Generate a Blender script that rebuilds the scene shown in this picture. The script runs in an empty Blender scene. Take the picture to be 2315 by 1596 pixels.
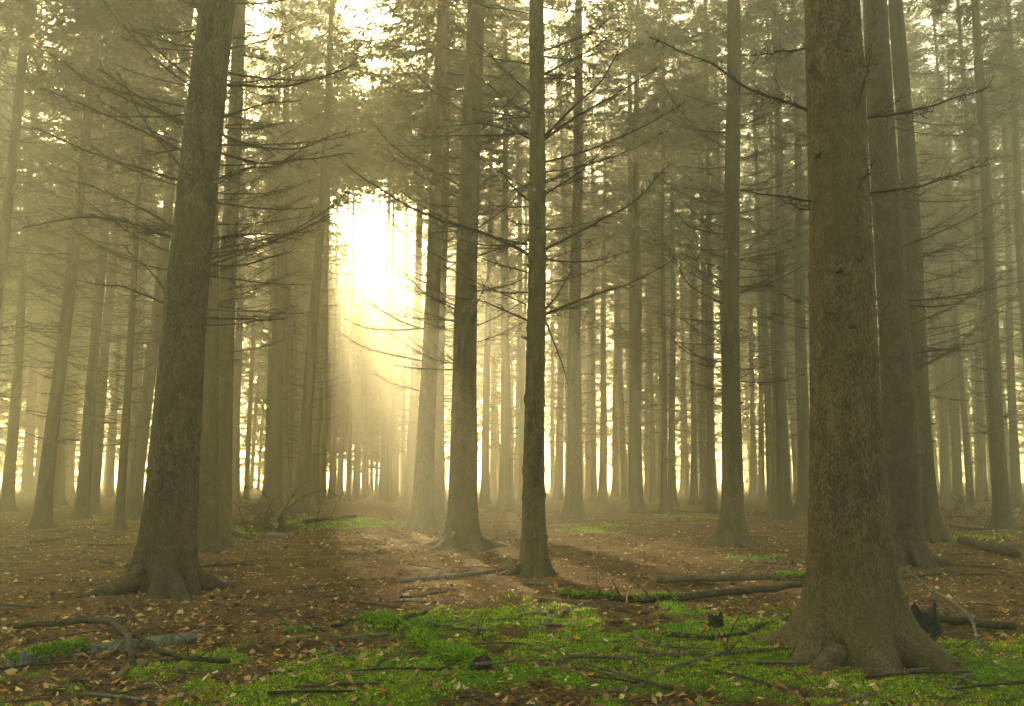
import bpy, math, random
import numpy as np
from mathutils import Vector, Matrix, Euler

random.seed(7)
RNG = np.random.default_rng(7)
S = bpy.context.scene
COL = S.collection
R = math.radians

# ------------------------------------------------------------------ camera, sky, sun, exposure
EYE, PITCH, FPX, IW, IH = 1.3, R(8.46), 1930.0, 2314.0, 1596.0
cam_d = bpy.data.cameras.new('camera')
cam = bpy.data.objects.new('camera', cam_d)
COL.objects.link(cam)
cam.location = (0, 0, EYE)
cam.rotation_euler = (R(90) + PITCH, 0, 0)
cam_d.sensor_width = 36
cam_d.lens = 36 * FPX / IW
cam_d.clip_start = 0.05
cam_d.clip_end = 2000
S.camera = cam

SUN_EL, SUN_AZ = R(22), R(-13)          # azimuth from +Y towards +X
world = bpy.data.worlds.new('World')
S.world = world
world.use_nodes = True
wn = world.node_tree
sky = wn.nodes.new('ShaderNodeTexSky')
sky.sky_type = 'NISHITA'
sky.sun_disc = False
sky.sun_elevation = SUN_EL
sky.sun_rotation = SUN_AZ
sky.dust_density = 2.5
sky.air_density = 1.0
sky.ozone_density = 0.3
wn.nodes['Background'].inputs['Strength'].default_value = 0.10
warm = wn.nodes.new('ShaderNodeMix'); warm.data_type = 'RGBA'; warm.blend_type = 'MULTIPLY'      # sky seen through sunlit yellow morning haze
warm.inputs[0].default_value = 1.0
warm.inputs[7].default_value = (.98, .965, .62, 1)
wn.links.new(sky.outputs[0], warm.inputs[6])
wn.links.new(warm.outputs[2], wn.nodes['Background'].inputs['Color'])

sun_d = bpy.data.lights.new('sun', 'SUN')
sun_d.energy = 5.0
sun_d.angle = R(0.6)
sun_d.color = (1.0, 0.80, 0.46)
sun = bpy.data.objects.new('sun', sun_d)
COL.objects.link(sun)
SDIR = Vector((math.sin(SUN_AZ) * math.cos(SUN_EL), math.cos(SUN_AZ) * math.cos(SUN_EL), math.sin(SUN_EL)))
sun.rotation_euler = SDIR.to_track_quat('Z', 'Y').to_euler()

S.view_settings.view_transform = 'Standard'
S.view_settings.look = 'None'
S.view_settings.gamma = 1.0
S.view_settings.exposure = 2.6
S.render.engine = 'CYCLES'
cy = S.cycles
cy.max_bounces = 6
cy.diffuse_bounces = 2
cy.glossy_bounces = 1
cy.transmission_bounces = 2
cy.volume_bounces = 2
cy.transparent_max_bounces = 4
cy.caustics_reflective = False
cy.caustics_refractive = False
cy.use_adaptive_sampling = True
cy.adaptive_threshold = 0.03
cy.adaptive_min_samples = 40
cy.use_denoising = True
cy.sample_clamp_indirect = 8.0

# ------------------------------------------------------------------ picking world points from picture measurements
cp, sp = math.cos(PITCH), math.sin(PITCH)
def ray(x, y):
    a, b = (x - IW / 2) / FPX, (IH / 2 - y) / FPX
    return np.array([a, cp - b * sp, sp + b * cp])
def at_depth(x, y, Y):
    d = ray(x, y)
    return d * (Y / d[1]) + np.array([0, 0, EYE])
def on_ground(x, y):
    d = ray(x, y); z = 0.0
    for _ in range(4):
        t = (z - EYE) / min(d[2], -0.004)
        p = d * t
        z = float(gz(np.array([p[0]]), np.array([p[1]]))[0])
    return np.array([p[0], p[1], z])

# ------------------------------------------------------------------ noise and the shape of the ground
def _h(ix, iy, s):
    v = np.sin(ix * 127.1 + iy * 311.7 + s * 74.7) * 43758.5453
    return v - np.floor(v)
def vnoise(x, y, s=0):
    ix, iy = np.floor(x), np.floor(y)
    fx, fy = x - ix, y - iy
    fx, fy = fx * fx * (3 - 2 * fx), fy * fy * (3 - 2 * fy)
    a, b, c, d = _h(ix, iy, s), _h(ix + 1, iy, s), _h(ix, iy + 1, s), _h(ix + 1, iy + 1, s)
    return (a + (b - a) * fx) * (1 - fy) + (c + (d - c) * fx) * fy
def fbm(x, y, s=0, o=4):
    r, a, n = 0, .5, 0
    for k in range(o):
        r = r + a * vnoise(x * 2 ** k, y * 2 ** k, s + k); n += a; a *= .5
    return r / n
def gz(x, y):
    x, y = np.asarray(x, float), np.asarray(y, float)
    z = 0.10 * (fbm(x * .22 + 5, y * .22, 3, 3) - .5) + 0.085 * (fbm(x * 1.1, y * 1.1, 9, 3) - .5)
    z = z + 0.9 * np.clip((x - 22) / 30, 0, 1) ** 2 * np.clip((y - 20) / 40, 0, 1)
    return z
MOSS = [(1.35, 6.9, 2.2, 1.9, 1.0), (-.25, 7.9, 1.0, 1.5, .9), (-2.2, 6.1, 1.7, .9, .58), (-.9, 5.6, 1.6, 1.2, .80), (3.2, 6.0, 1.5, 1.4, .85),
        (-5.6, 27.5, 1.6, 3.2, 1.1), (-4.0, 26, 1.0, 2.0, .8), (-7.4, 21, 1.2, 2.2, .8), (2.2, 24, 1.2, 2.0, .6), (4.1, 14.6, .5, .5, 1.0),
        (9.6, 19.5, 1.3, 1.3, .7), (-3.4, 5.0, 1.0, .8, .7), (1.5, 4.4, 3.4, 1.1, .85), (6.0, 30, 1.8, 3, .45), (-12, 30, 2.5, 4, .6), (1.9, 5.9, .5, .4, 1.3), (3.5, 6.1, .6, .4, 1.3), (2.6, 5.6, .9, .3, 1.2)]
def moss(x, y):
    x, y = np.asarray(x, float), np.asarray(y, float)
    m = np.zeros_like(x)
    for cx, cy_, rx, ry, s in MOSS:
        m = np.maximum(m, s * np.exp(-(((x - cx) / rx) ** 2 + ((y - cy_) / ry) ** 2) ** 1.4 * .9))
    n = fbm(x * 1.7 + 3, y * 1.7, 21, 4)
    n2 = fbm(x * 5.5, y * 5.5, 31, 3)
    return np.clip((m * 1.05 + (n - .5) * 1.5 + (n2 - .5) * 1.2 - .46) * 2.8, 0, 1) * (m > .05)
def gz_full(x, y):
    """ground with moss cushions and litter relief, what the sheet itself follows"""
    x, y = np.asarray(x, float), np.asarray(y, float)
    m = moss(x, y)
    return gz(x, y) + m * (.008 + .085 * np.clip(fbm(x * 3.6, y * 3.6, 41, 3) - .25, 0, 1)) + .022 * (fbm(x * 9, y * 9, 51, 2) - .5)

# ------------------------------------------------------------------ mesh helpers
def mk_mesh(name, V, T, mat, smooth=True, tint=None, scal=None):
    V = np.ascontiguousarray(V, np.float32); T = np.ascontiguousarray(T, np.int32)
    me = bpy.data.meshes.new(name)
    me.vertices.add(len(V)); me.vertices.foreach_set('co', V.ravel())
    me.loops.add(T.size); me.loops.foreach_set('vertex_index', T.ravel())
    k = T.shape[1]
    me.polygons.add(len(T)); me.polygons.foreach_set('loop_start', np.arange(0, T.size, k, dtype=np.int32))
    if smooth:
        me.polygons.foreach_set('use_smooth', np.ones(len(T), bool))
    if tint is not None:
        a = me.attributes.new('tint', 'FLOAT_COLOR', 'POINT')
        c = np.ones((len(V), 4), np.float32); c[:, :3] = tint
        a.data.foreach_set('color', c.ravel())
    if scal is not None:
        a = me.attributes.new('moss', 'FLOAT', 'POINT')
        a.data.foreach_set('value', np.ascontiguousarray(scal, np.float32))
    me.update(calc_edges=True)
    if mat is not None:
        me.materials.append(mat)
    return me
def link(name, me, parent=None, loc=None, rot=None, scale=None):
    o = bpy.data.objects.new(name, me)
    COL.objects.link(o)
    if parent is not None: o.parent = parent
    if loc is not None: o.location = loc
    if rot is not None: o.rotation_euler = rot
    if scale is not None: o.scale = scale if hasattr(scale, '__len__') else (scale,) * 3
    return o
def empty(name, loc, rot=(0, 0, 0)):
    o = bpy.data.objects.new(name, None)
    o.empty_display_size = .2
    COL.objects.link(o); o.location = loc; o.rotation_euler = rot
    return o
def tag(o, label, cat, group=None):
    o['label'] = label; o['category'] = cat
    if group: o['group'] = group
    return o

class MB:
    def __init__(s): s.V, s.T, s.C, s.n = [], [], [], 0
    def add(s, V, T, c=None):
        V = np.asarray(V, float); s.V.append(V); s.T.append(np.asarray(T) + s.n); s.n += len(V)
        if c is not None: s.C.append(np.broadcast_to(np.asarray(c, float), (len(V), 3)))
    def arr(s): return np.concatenate(s.V), np.concatenate(s.T)
    def mesh(s, name, mat, smooth=True):
        V, T = s.arr()
        return mk_mesh(name, V, T, mat, smooth, np.concatenate(s.C) if s.C else None)

def nrm(a):
    return a / np.maximum(np.linalg.norm(a, axis=-1, keepdims=True), 1e-9)
UP = np.array([0, 0, 1.0])
def frames(T):
    ref = np.where(np.abs(T[..., 2:3]) > .9, np.array([1.0, 0, 0]), UP)
    U = nrm(np.cross(T, ref)); return U, np.cross(T, U)
def tube(P, rad, sides=6, cap=True, jitter=0, rng=RNG, squash=None):
    P = np.asarray(P, float); n = len(P)
    T = nrm(np.gradient(P, axis=0)); U, Vv = frames(T)
    a = np.arange(sides) * 2 * math.pi / sides
    rad = np.broadcast_to(np.asarray(rad, float), (n,))[:, None] * np.ones((n, sides))
    if jitter: rad = rad * (1 + jitter * rng.standard_normal((n, sides)))
    V = P[:, None] + rad[..., None] * (np.cos(a)[None, :, None] * U[:, None] + np.sin(a)[None, :, None] * Vv[:, None])
    V = V.reshape(-1, 3)
    i = np.arange(n - 1)[:, None] * sides; j = np.arange(sides)[None]; k = (j + 1) % sides
    q = np.stack([i + j, i + k, i + sides + k, i + sides + j], -1).reshape(-1, 4)
    T3 = np.concatenate([q[:, [0, 1, 2]], q[:, [0, 2, 3]]])
    if cap:
        e = len(V); V = np.concatenate([V, P[:1], P[-1:]])
        j = np.arange(sides); k = (j + 1) % sides
        T3 = np.concatenate([T3, np.stack([np.full(sides, e), k, j], 1), np.stack([np.full(sides, e + 1), (n - 1) * sides + j, (n - 1) * sides + k], 1)])
    return V, T3
def twigs(p0, pm, p1, r):
    """bent tapering twigs, many at once: 7 vertices and 9 triangles each"""
    n = len(p0); r = np.broadcast_to(np.asarray(r, float), (n,))[:, None, None]
    T = nrm(p1 - p0); U, Vv = frames(T)
    a = np.arange(3) * 2 * math.pi / 3
    ring = np.cos(a)[None, :, None] * U[:, None] + np.sin(a)[None, :, None] * Vv[:, None]
    V = np.concatenate([p0[:, None] + ring * r, pm[:, None] + ring * r * .7, p1[:, None]], 1).reshape(-1, 3)
    t = np.array([[0, 1, 4], [0, 4, 3], [1, 2, 5], [1, 5, 4], [2, 0, 3], [2, 3, 5], [3, 4, 6], [4, 5, 6], [5, 3, 6]])
    return V, (np.arange(n)[:, None, None] * 7 + t[None]).reshape(-1, 3)
def resample(P, n):
    P = np.asarray(P, float)
    t = np.r_[0, np.cumsum(np.linalg.norm(np.diff(P, axis=0), axis=1))]; t /= t[-1]
    m = len(P)
    # Catmull-Rom through the points
    Q = np.vstack([2 * P[0] - P[1], P, 2 * P[-1] - P[-2]])
    out = []
    for s in np.linspace(0, 1, n):
        k = min(max(np.searchsorted(t, s, side='right') - 1, 0), m - 2)
        u = (s - t[k]) / max(t[k + 1] - t[k], 1e-9)
        a, b, c, d = Q[k], Q[k + 1], Q[k + 2], Q[k + 3]
        out.append(.5 * ((2 * b) + (c - a) * u + (2 * a - 5 * b + 4 * c - d) * u * u + (3 * b - a - 3 * c + d) * u ** 3))
    return np.array(out)
def along(P, t):
    n = len(P) - 1
    f = np.clip(t * n, 0, n - 1e-6); i = f.astype(int); u = (f - i)[:, None]
    return P[i] * (1 - u) + P[i + 1] * u, nrm(P[i + 1] - P[i])
def add_branch(mb, P, r0, rng, per_m=9, sub=3, tl=.42, sides=4, twig_r=None, droop=0.0):
    """a dead spruce branch: tapering limb, side twigs in a loose fan and finer twigs on those"""
    P = np.asarray(P, float)
    L = np.linalg.norm(np.diff(P, axis=0), axis=1).sum()
    n = len(P)
    mb.add(*tube(P, r0 * np.linspace(1, .22, n) ** .9, sides, cap=False))
    k = max(3, int(L * per_m))
    t = rng.uniform(.10, 1, k); p0, T = along(P, t)
    side = nrm(np.cross(T, UP)) * rng.choice([-1, 1], k)[:, None]
    d = nrm(T * rng.uniform(.35, .9, (k, 1)) + side * rng.uniform(.5, 1, (k, 1)) + UP * rng.uniform(-.45 - droop, .3 - droop, (k, 1)))
    ln = (.06 + tl * min(L, 2.6) * (1.05 - t) * rng.uniform(.2, 1, k)) * np.where(t > .85, 1.2, 1)
    tr = twig_r or r0 * .3
    pm = p0 + d * ln[:, None] * .5 + rng.normal(0, .05, (k, 3)) * ln[:, None]
    p1 = p0 + nrm(d + UP * rng.uniform(-.1 - droop, .35 - droop * .5, (k, 1))) * ln[:, None]
    mb.add(*twigs(p0, pm, p1, tr * (.5 + .5 * ln / ln.max())))
    if sub:
        m = k * sub; i = np.repeat(np.arange(k), sub)
        u = rng.uniform(.15, 1, m)[:, None]
        q0 = np.where(u < .5, p0[i] + (pm[i] - p0[i]) * u * 2, pm[i] + (p1[i] - pm[i]) * (u * 2 - 1))
        dd = nrm(d[i] * .7 + rng.normal(0, .55, (m, 3)) + np.array([0, 0, -.12 - droop]))
        l2 = (.03 + .38 * ln[i] * rng.uniform(.2, 1, m))[:, None]
        mb.add(*twigs(q0, q0 + dd * l2 * .5 + rng.normal(0, .06, (m, 3)) * l2, q0 + dd * l2, tr * .5))
def limb_path(L, rise0, curl, n, rng, sway=.05):
    """path along +X from the trunk: starts at pitch rise0 and curls upward"""
    a = rise0 + curl * np.linspace(0, 1, n) ** 1.3
    b = np.cumsum(rng.normal(0, sway, n))
    st = L / (n - 1)
    P = np.zeros((n, 3))
    for i in range(1, n):
        P[i] = P[i - 1] + st * np.array([math.cos(a[i]) * math.cos(b[i]), math.cos(a[i]) * math.sin(b[i]), math.sin(a[i])])
    return P

# ------------------------------------------------------------------ materials
def mat(name):
    m = bpy.data.materials.new(name); m.use_nodes = True
    nt = m.node_tree; b = nt.nodes['Principled BSDF']
    b.inputs['Roughness'].default_value = .9
    b.inputs['Specular IOR Level'].default_value = .25
    return m, nt, b
def N(nt, t, **kw):
    n = nt.nodes.new(t)
    for k, v in kw.items():
        if k in n.inputs: n.inputs[k].default_value = v
        else: setattr(n, k, v)
    return n
def ramp(nt, src, stops):
    r = nt.nodes.new('ShaderNodeValToRGB')
    el = r.color_ramp.elements
    while len(el) < len(stops): el.new(.5)
    for e, (p, c) in zip(el, stops): e.position = p; e.color = (*c, 1)
    nt.links.new(src, r.inputs[0]); return r
def coords(nt, scale=(1, 1, 1), per_object=True):
    tc = N(nt, 'ShaderNodeTexCoord'); mp = N(nt, 'ShaderNodeMapping')
    mp.inputs['Scale'].default_value = scale
    nt.links.new(tc.outputs['Object'], mp.inputs['Vector'])
    if per_object:
        oi = N(nt, 'ShaderNodeObjectInfo'); mu = N(nt, 'ShaderNodeMath', operation='MULTIPLY'); mu.inputs[1].default_value = 50
        nt.links.new(oi.outputs['Random'], mu.inputs[0]); nt.links.new(mu.outputs[0], mp.inputs['Location'])
    return mp.outputs[0]
def bark(name, dark, light, algae, scale, bump, algae_amt=.55):
    m, nt, b = mat(name)
    v = coords(nt, (1, 1, .45))
    n1 = N(nt, 'ShaderNodeTexNoise', Scale=scale * .12, Detail=6.0, Roughness=.65)
    n2 = N(nt, 'ShaderNodeTexVoronoi', Scale=scale); n3 = N(nt, 'ShaderNodeTexNoise', Scale=scale * 1.6, Detail=4.0, Roughness=.7)
    n4 = N(nt, 'ShaderNodeTexNoise', Scale=1.6, Detail=5.0, Roughness=.6)
    for n in (n1, n2, n3, n4): nt.links.new(v, n.inputs['Vector'])
    mix0 = N(nt, 'ShaderNodeMix', data_type='FLOAT'); mix0.inputs[0].default_value = .5
    nt.links.new(n1.outputs[0], mix0.inputs[2]); nt.links.new(n3.outputs[0], mix0.inputs[3])
    fl = N(nt, 'ShaderNodeSeparateColor'); nt.links.new(n2.outputs['Color'], fl.inputs[0])        # each bark flake a shade of its own
    mix = N(nt, 'ShaderNodeMix', data_type='FLOAT'); mix.inputs[0].default_value = .16
    nt.links.new(mix0.outputs[0], mix.inputs[2]); nt.links.new(fl.outputs[0], mix.inputs[3])
    c = ramp(nt, mix.outputs[0], [(.40, dark), (.5, tuple(a * .62 + b_ * .38 for a, b_ in zip(dark, light))), (.60, light)])
    am = ramp(nt, n4.outputs[0], [(.45, (0, 0, 0)), (.65, (algae_amt,) * 3)])
    mc = N(nt, 'ShaderNodeMix', data_type='RGBA'); mc.inputs[7].default_value = (*algae, 1)
    nt.links.new(am.outputs[0], mc.inputs[0]); nt.links.new(c.outputs[0], mc.inputs[6])
    nt.links.new(mc.outputs[2], b.inputs['Base Color'])
    hs = N(nt, 'ShaderNodeMath', operation='MULTIPLY_ADD'); hs.inputs[1].default_value = .6
    nt.links.new(n2.outputs['Distance'], hs.inputs[0]); nt.links.new(n3.outputs[0], hs.inputs[2])
    bp = N(nt, 'ShaderNodeBump', Strength=bump, Distance=.012)
    nt.links.new(hs.outputs[0], bp.inputs['Height']); nt.links.new(bp.outputs[0], b.inputs['Normal'])
    return m
M_bark = bark('spruce_bark', (.036, .026, .013), (.145, .108, .055), (.090, .086, .024), 75, .9)
M_bark_dark = bark('dark_mossy_bark', (.014, .010, .006), (.100, .070, .036), (.036, .044, .012), 55, 1.0)
M_bark_olive = bark('olive_brown_bark', (.036, .026, .013), (.160, .112, .054), (.088, .072, .027), 80, 1.0)
M_bark_far = bark('spruce_bark_plain', (.038, .028, .017), (.105, .080, .047), (.06, .056, .023), 30, .6)
M_dark_wood = bark('wet_wood', (.018, .014, .009), (.075, .055, .034), (.035, .05, .012), 60, .7, .4)
M_grey_wood = bark('weathered_wood', (.06, .055, .045), (.20, .18, .145), (.07, .085, .04), 60, .7, .35)
M_stick = bark('stick_wood', (.045, .030, .018), (.17, .12, .075), (.07, .075, .025), 70, .5, .3)
def plain(name, col, rough=.9, trans=0):
    m, nt, b = mat(name)
    b.inputs['Base Color'].default_value = (*col, 1); b.inputs['Roughness'].default_value = rough
    return m
M_twig = plain('dead_twig', (.036, .029, .019))
M_cap = plain('cut_wood', (.42, .27, .15))
def leafy(name, tint=True, col=(.05, .08, .02), rough=.7, tl=.35, var=.35):
    m, nt, b = mat(name)
    b.inputs['Roughness'].default_value = rough; b.inputs['Specular IOR Level'].default_value = .12
    out = nt.nodes['Material Output']
    tr = N(nt, 'ShaderNodeBsdfTranslucent'); mx = N(nt, 'ShaderNodeMixShader'); mx.inputs[0].default_value = tl
    if tint:
        a = N(nt, 'ShaderNodeAttribute', attribute_name='tint'); src = a.outputs['Color']
    else:
        nz = N(nt, 'ShaderNodeTexNoise', Scale=1.3, Detail=3.0); nt.links.new(coords(nt), nz.inputs['Vector'])
        src = ramp(nt, nz.outputs[0], [(.35, tuple(c * (1 - var) for c in col)), (.65, tuple(c * (1 + var) for c in col))]).outputs[0]
    nt.links.new(src, b.inputs['Base Color']); nt.links.new(src, tr.inputs['Color'])
    nt.links.new(b.outputs[0], mx.inputs[1]); nt.links.new(tr.outputs[0], mx.inputs[2]); nt.links.new(mx.outputs[0], out.inputs['Surface'])
    return m
M_needle = leafy('spruce_needles', False, (.055, .075, .022))
M_leaf = leafy('dry_leaf', True, tl=.3)
M_moss = leafy('moss_tuft', True, tl=.45)

def ground_mat():
    m, nt, b = mat('forest_floor')
    b.inputs['Specular IOR Level'].default_value = 0.03; b.inputs['Roughness'].default_value = 1.0       # dry matted litter has no sheen
    tc = N(nt, 'ShaderNodeTexCoord')
    def noise(s, d=5.0, r=.6):
        n = N(nt, 'ShaderNodeTexNoise', Scale=s, Detail=d, Roughness=r); nt.links.new(tc.outputs['Object'], n.inputs['Vector']); return n.outputs[0]
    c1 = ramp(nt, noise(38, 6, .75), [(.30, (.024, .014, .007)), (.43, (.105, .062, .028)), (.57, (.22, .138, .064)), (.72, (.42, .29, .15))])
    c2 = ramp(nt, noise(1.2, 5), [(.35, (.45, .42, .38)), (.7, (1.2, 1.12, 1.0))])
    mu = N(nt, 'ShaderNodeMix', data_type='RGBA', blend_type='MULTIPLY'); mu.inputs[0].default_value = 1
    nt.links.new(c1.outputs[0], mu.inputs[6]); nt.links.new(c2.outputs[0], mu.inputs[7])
    mo = ramp(nt, noise(26, 5, .7), [(.28, (.03, .06, .005)), (.5, (.11, .19, .013)), (.72, (.22, .31, .025))])
    at = N(nt, 'ShaderNodeAttribute', attribute_name='moss')
    mx = N(nt, 'ShaderNodeMix', data_type='RGBA')
    nt.links.new(at.outputs['Fac'], mx.inputs[0]); nt.links.new(mu.outputs[2], mx.inputs[6]); nt.links.new(mo.outputs[0], mx.inputs[7])
    nt.links.new(mx.outputs[2], b.inputs['Base Color'])
    bp = N(nt, 'ShaderNodeBump', Strength=.9, Distance=.03); nt.links.new(noise(45, 5, .8), bp.inputs['Height'])
    nt.links.new(bp.outputs[0], b.inputs['Normal'])
    return m
M_ground = ground_mat()

# ------------------------------------------------------------------ ground sheet
def build_ground():
    ys = np.concatenate([np.linspace(-42, 3, 20)[:-1], 3 + (np.geomspace(.6, 15, 300) - .6) , np.geomspace(18, 230, 120)[1:]])
    xh = np.concatenate([np.linspace(0, 5, 150), np.geomspace(5, 170, 90)[1:]])
    xs = np.concatenate([-xh[::-1], xh[1:]])
    X, Y = np.meshgrid(xs, ys)
    X2, Y2 = X.ravel(), Y.ravel()
    Z = gz_full(X2, Y2); mo = moss(X2, Y2)
    nx, ny = len(xs), len(ys)
    i = (np.arange(ny - 1)[:, None] * nx + np.arange(nx - 1)[None]).ravel()
    q = np.stack([i, i + 1, i + nx + 1, i + nx], 1)
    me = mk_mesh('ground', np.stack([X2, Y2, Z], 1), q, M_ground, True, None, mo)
    g = link('ground', me); g['kind'] = 'structure'
build_ground()

# ------------------------------------------------------------------ spruce parts shared between trees
def dead_branch_set(seed, z0=2.2, z1=23, dz=.42, per=5, lmax=2.7):
    rng = np.random.default_rng(seed); mb = MB(); z = z0
    while z < z1:
        for k in range(rng.integers(per - 2, per + 2)):
            f = (z - z0) / (z1 - z0)
            L = rng.uniform(.45, 1) * lmax * (.45 + .75 * min(1, f * 1.6))
            P = limb_path(L, rng.uniform(-.30, .28), rng.uniform(.1, .75), 6, rng, .08)
            a = rng.uniform(0, 2 * math.pi)
            P = np.stack([P[:, 0] * math.cos(a) - P[:, 1] * math.sin(a), P[:, 0] * math.sin(a) + P[:, 1] * math.cos(a), P[:, 2] + z + rng.uniform(-.15, .15)], 1)
            add_branch(mb, P, rng.uniform(.013, .022), rng, per_m=10, sub=2, tl=.40, sides=3, twig_r=.007, droop=.15)
        z += dz * rng.uniform(.7, 1.3)
    return mb.mesh('dead_branches', M_twig, False)
DEAD = [dead_branch_set(100 + k) for k in range(5)]
def crown_mesh(seed, h=18.0, rmax=2.9):
    """live crown from 0 to h: whorls of drooping boughs hung with needle sprays"""
    rng = np.random.default_rng(seed); P0, P1, WD = [], [], []; wood = MB(); z = 0
    while z < h:
        f = z / h
        for k in range(rng.integers(4, 7)):
            L = rmax * (1 - f) ** .8 * rng.uniform(.55, 1.1) * (.65 + .35 * min(1, f * 8)) + .15
            a = rng.uniform(0, 2 * math.pi); n = 6
            P = limb_path(L, rng.uniform(-.45, .05), rng.uniform(.2, .6), n, rng, .06)
            P = np.stack([P[:, 0] * math.cos(a) - P[:, 1] * math.sin(a), P[:, 0] * math.sin(a) + P[:, 1] * math.cos(a), P[:, 2] + z + rng.uniform(-.2, .2)], 1)
            wood.add(*tube(P, .022 * np.linspace(1, .2, n), 3, cap=False))
            m = int(10 + L * 30); t = rng.uniform(.12, 1, m) ** .8
            p, T = along(P, t)
            side = nrm(np.cross(T, UP)) * rng.choice([-1, 1], m)[:, None]
            d = nrm(T * rng.uniform(.2, .8, (m, 1)) + side * rng.uniform(.2, .9, (m, 1)) + UP * rng.uniform(-1.3, .0, (m, 1)))
            ln = rng.uniform(.16, .48, m)[:, None]
            P0.append(p); P1.append(p + d * ln); WD.append(rng.uniform(.014, .034, m))
        z += rng.uniform(.38, .62)
    P0, P1, WD = np.concatenate(P0), np.concatenate(P1), np.concatenate(WD)[:, None]
    T = nrm(P1 - P0); s = nrm(np.cross(T, rng.normal(0, 1, T.shape)))
    mid = P0 + (P1 - P0) * .45
    V = np.stack([P0, mid + s * WD, P1, mid - s * WD], 1).reshape(-1, 3)
    i = np.arange(len(P0))[:, None] * 4
    mb = MB(); mb.add(V, np.concatenate([i + np.array([[0, 1, 2]]), i + np.array([[0, 2, 3]])])); nl = 2 * len(P0)
    mb.add(*wood.arr())
    me = mb.mesh('crown', M_needle, False); me.materials.append(M_twig)
    mi = np.ones(len(me.polygons), np.int32); mi[:nl] = 0
    me.polygons.foreach_set('material_index', mi)
    return me
CROWN = [crown_mesh(200 + k) for k in range(4)]

def trunk_mesh(name, r, H, seed, detail, material, flare=.6, lobes=.28, knobs=0, flare2=.16):
    """straight tapering bole with root flare and swellings; r is the radius a couple of metres up"""
    rng = np.random.default_rng(seed)
    sides = {0: 10, 1: 18, 2: 48, 3: 120}[detail]
    if detail == 3: zs, sides = np.concatenate([np.linspace(-.15, 1.2, 80), np.linspace(1.2, 6.5, 270)[1:], np.linspace(6.5, H, 24)[1:]]), 120
    elif detail == 2: zs = np.concatenate([np.linspace(-.15, 1.2, 46), np.linspace(1.2, 9, 150)[1:], np.linspace(9, H, 20)[1:]])
    elif detail == 1: zs = np.concatenate([np.linspace(-.2, 1.4, 14), np.linspace(1.4, 14, 40)[1:], np.linspace(14, H, 8)[1:]])
    else: zs = np.concatenate([np.linspace(-.3, 1.3, 7), np.linspace(1.3, H, 13)[1:]])
    a = np.arange(sides) * 2 * math.pi / sides
    Z, A = np.meshgrid(zs, a, indexing='ij')
    zc = np.maximum(Z, 0)
    rad = r * (.84 + .16 * np.exp(-(zc - 2) / 3.2)) * (1 - .95 * (zc / H) ** 1.7)
    rad = rad + r * (flare * np.exp(-zc / .20) + flare2 * np.exp(-zc / .75))
    ph = rng.uniform(0, 6.28, 4)
    lob = .5 * np.cos(5 * A + ph[0] + .6 * np.sin(A + ph[3])) + .35 * np.cos(3 * A + ph[1]) + .2 * np.cos(8 * A + ph[2])
    rad = rad * (1 + lobes * lob * np.exp(-zc / .28) + .06 * lob * np.exp(-zc / 1.6))
    if detail >= 1:
        rad = rad * (1 + .05 * (fbm(A / 6.2832 * 8 + seed, Z * 1.3, seed % 50, 3) - .5) + .05 * (fbm(Z * .9 + seed, Z * 0 + 2, 5, 2) - .5))
    if detail >= 2:
        if detail == 3: rad = rad - .005 * np.clip(fbm(A * r * 75, Z * 55, 27, 2) - .52, 0, .2) / .2 - .005 * np.clip(fbm(A * r * 30, Z * 14, 37, 3) - .5, 0, .2) / .2
        rad = rad + .010 * (fbm(A * r * 22, Z * 12, 7 + seed % 9, 3) - .5) + .006 * (fbm(A * r * 60, Z * 40, 17, 2) - .5)
    if knobs:            # swollen rings where dead whorls sat
        zk = .5
        while zk < 8:
            w_, k_ = rng.uniform(.03, .06), knobs * rng.uniform(.3, 1)
            rad = rad * (1 + k_ * (.65 + .55 * np.cos(3 * A + rng.uniform(0, 6)) * np.sin(2 * A + rng.uniform(0, 6))) * np.exp(-((Z - zk - .03 * np.cos(A + zk)) / w_) ** 2))
            zk += rng.uniform(.22, .6)
    bx = .035 * np.sin(Z * .45 + ph[1]) * np.minimum(zc, 3) / 3; by = .035 * np.sin(Z * .38 + ph[2]) * np.minimum(zc, 3) / 3
    V = np.stack([np.cos(A) * rad + bx, np.sin(A) * rad + by, Z], -1).reshape(-1, 3)
    n = len(zs)
    i = np.arange(n - 1)[:, None] * sides; j = np.arange(sides)[None]; k = (j + 1) % sides
    q = np.stack([i + j, i + k, i + sides + k, i + sides + j], -1).reshape(-1, 4)
    me = mk_mesh(name, V, q, material)
    def radius(z): return float(r * (.84 + .16 * math.exp(-(max(z, 0) - 2) / 3.2)) * (1 - .95 * (max(z, 0) / H) ** 1.7))
    return me, radius
# loose dead limbs of the near trees, along +X
def near_limb(seed):
    rng = np.random.default_rng(seed); mb = MB()
    L = rng.uniform(1.1, 2.4)
    P = limb_path(L, rng.uniform(-.15, .45), rng.uniform(.05, .5), 9, rng, .11)
    add_branch(mb, P, rng.uniform(.010, .016), rng, per_m=17, sub=4, tl=.38, sides=5, twig_r=.0052)
    return mb.mesh('branch', M_twig, False)
LIMBS = [near_limb(300 + k) for k in range(14)]
def stub_mesh(seed):
    rng = np.random.default_rng(seed); mb = MB()
    P = limb_path(rng.uniform(.05, .12), rng.uniform(-.2, .5), .2, 4, rng, .1)
    P[0] -= [.03, 0, 0]
    mb.add(*tube(P, np.array([.030, .019, .012, .009]), 7, True, .1, rng))
    return mb.mesh('branch_stub', M_stick)
STUBS = [stub_mesh(400 + k) for k in range(5)]

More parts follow.
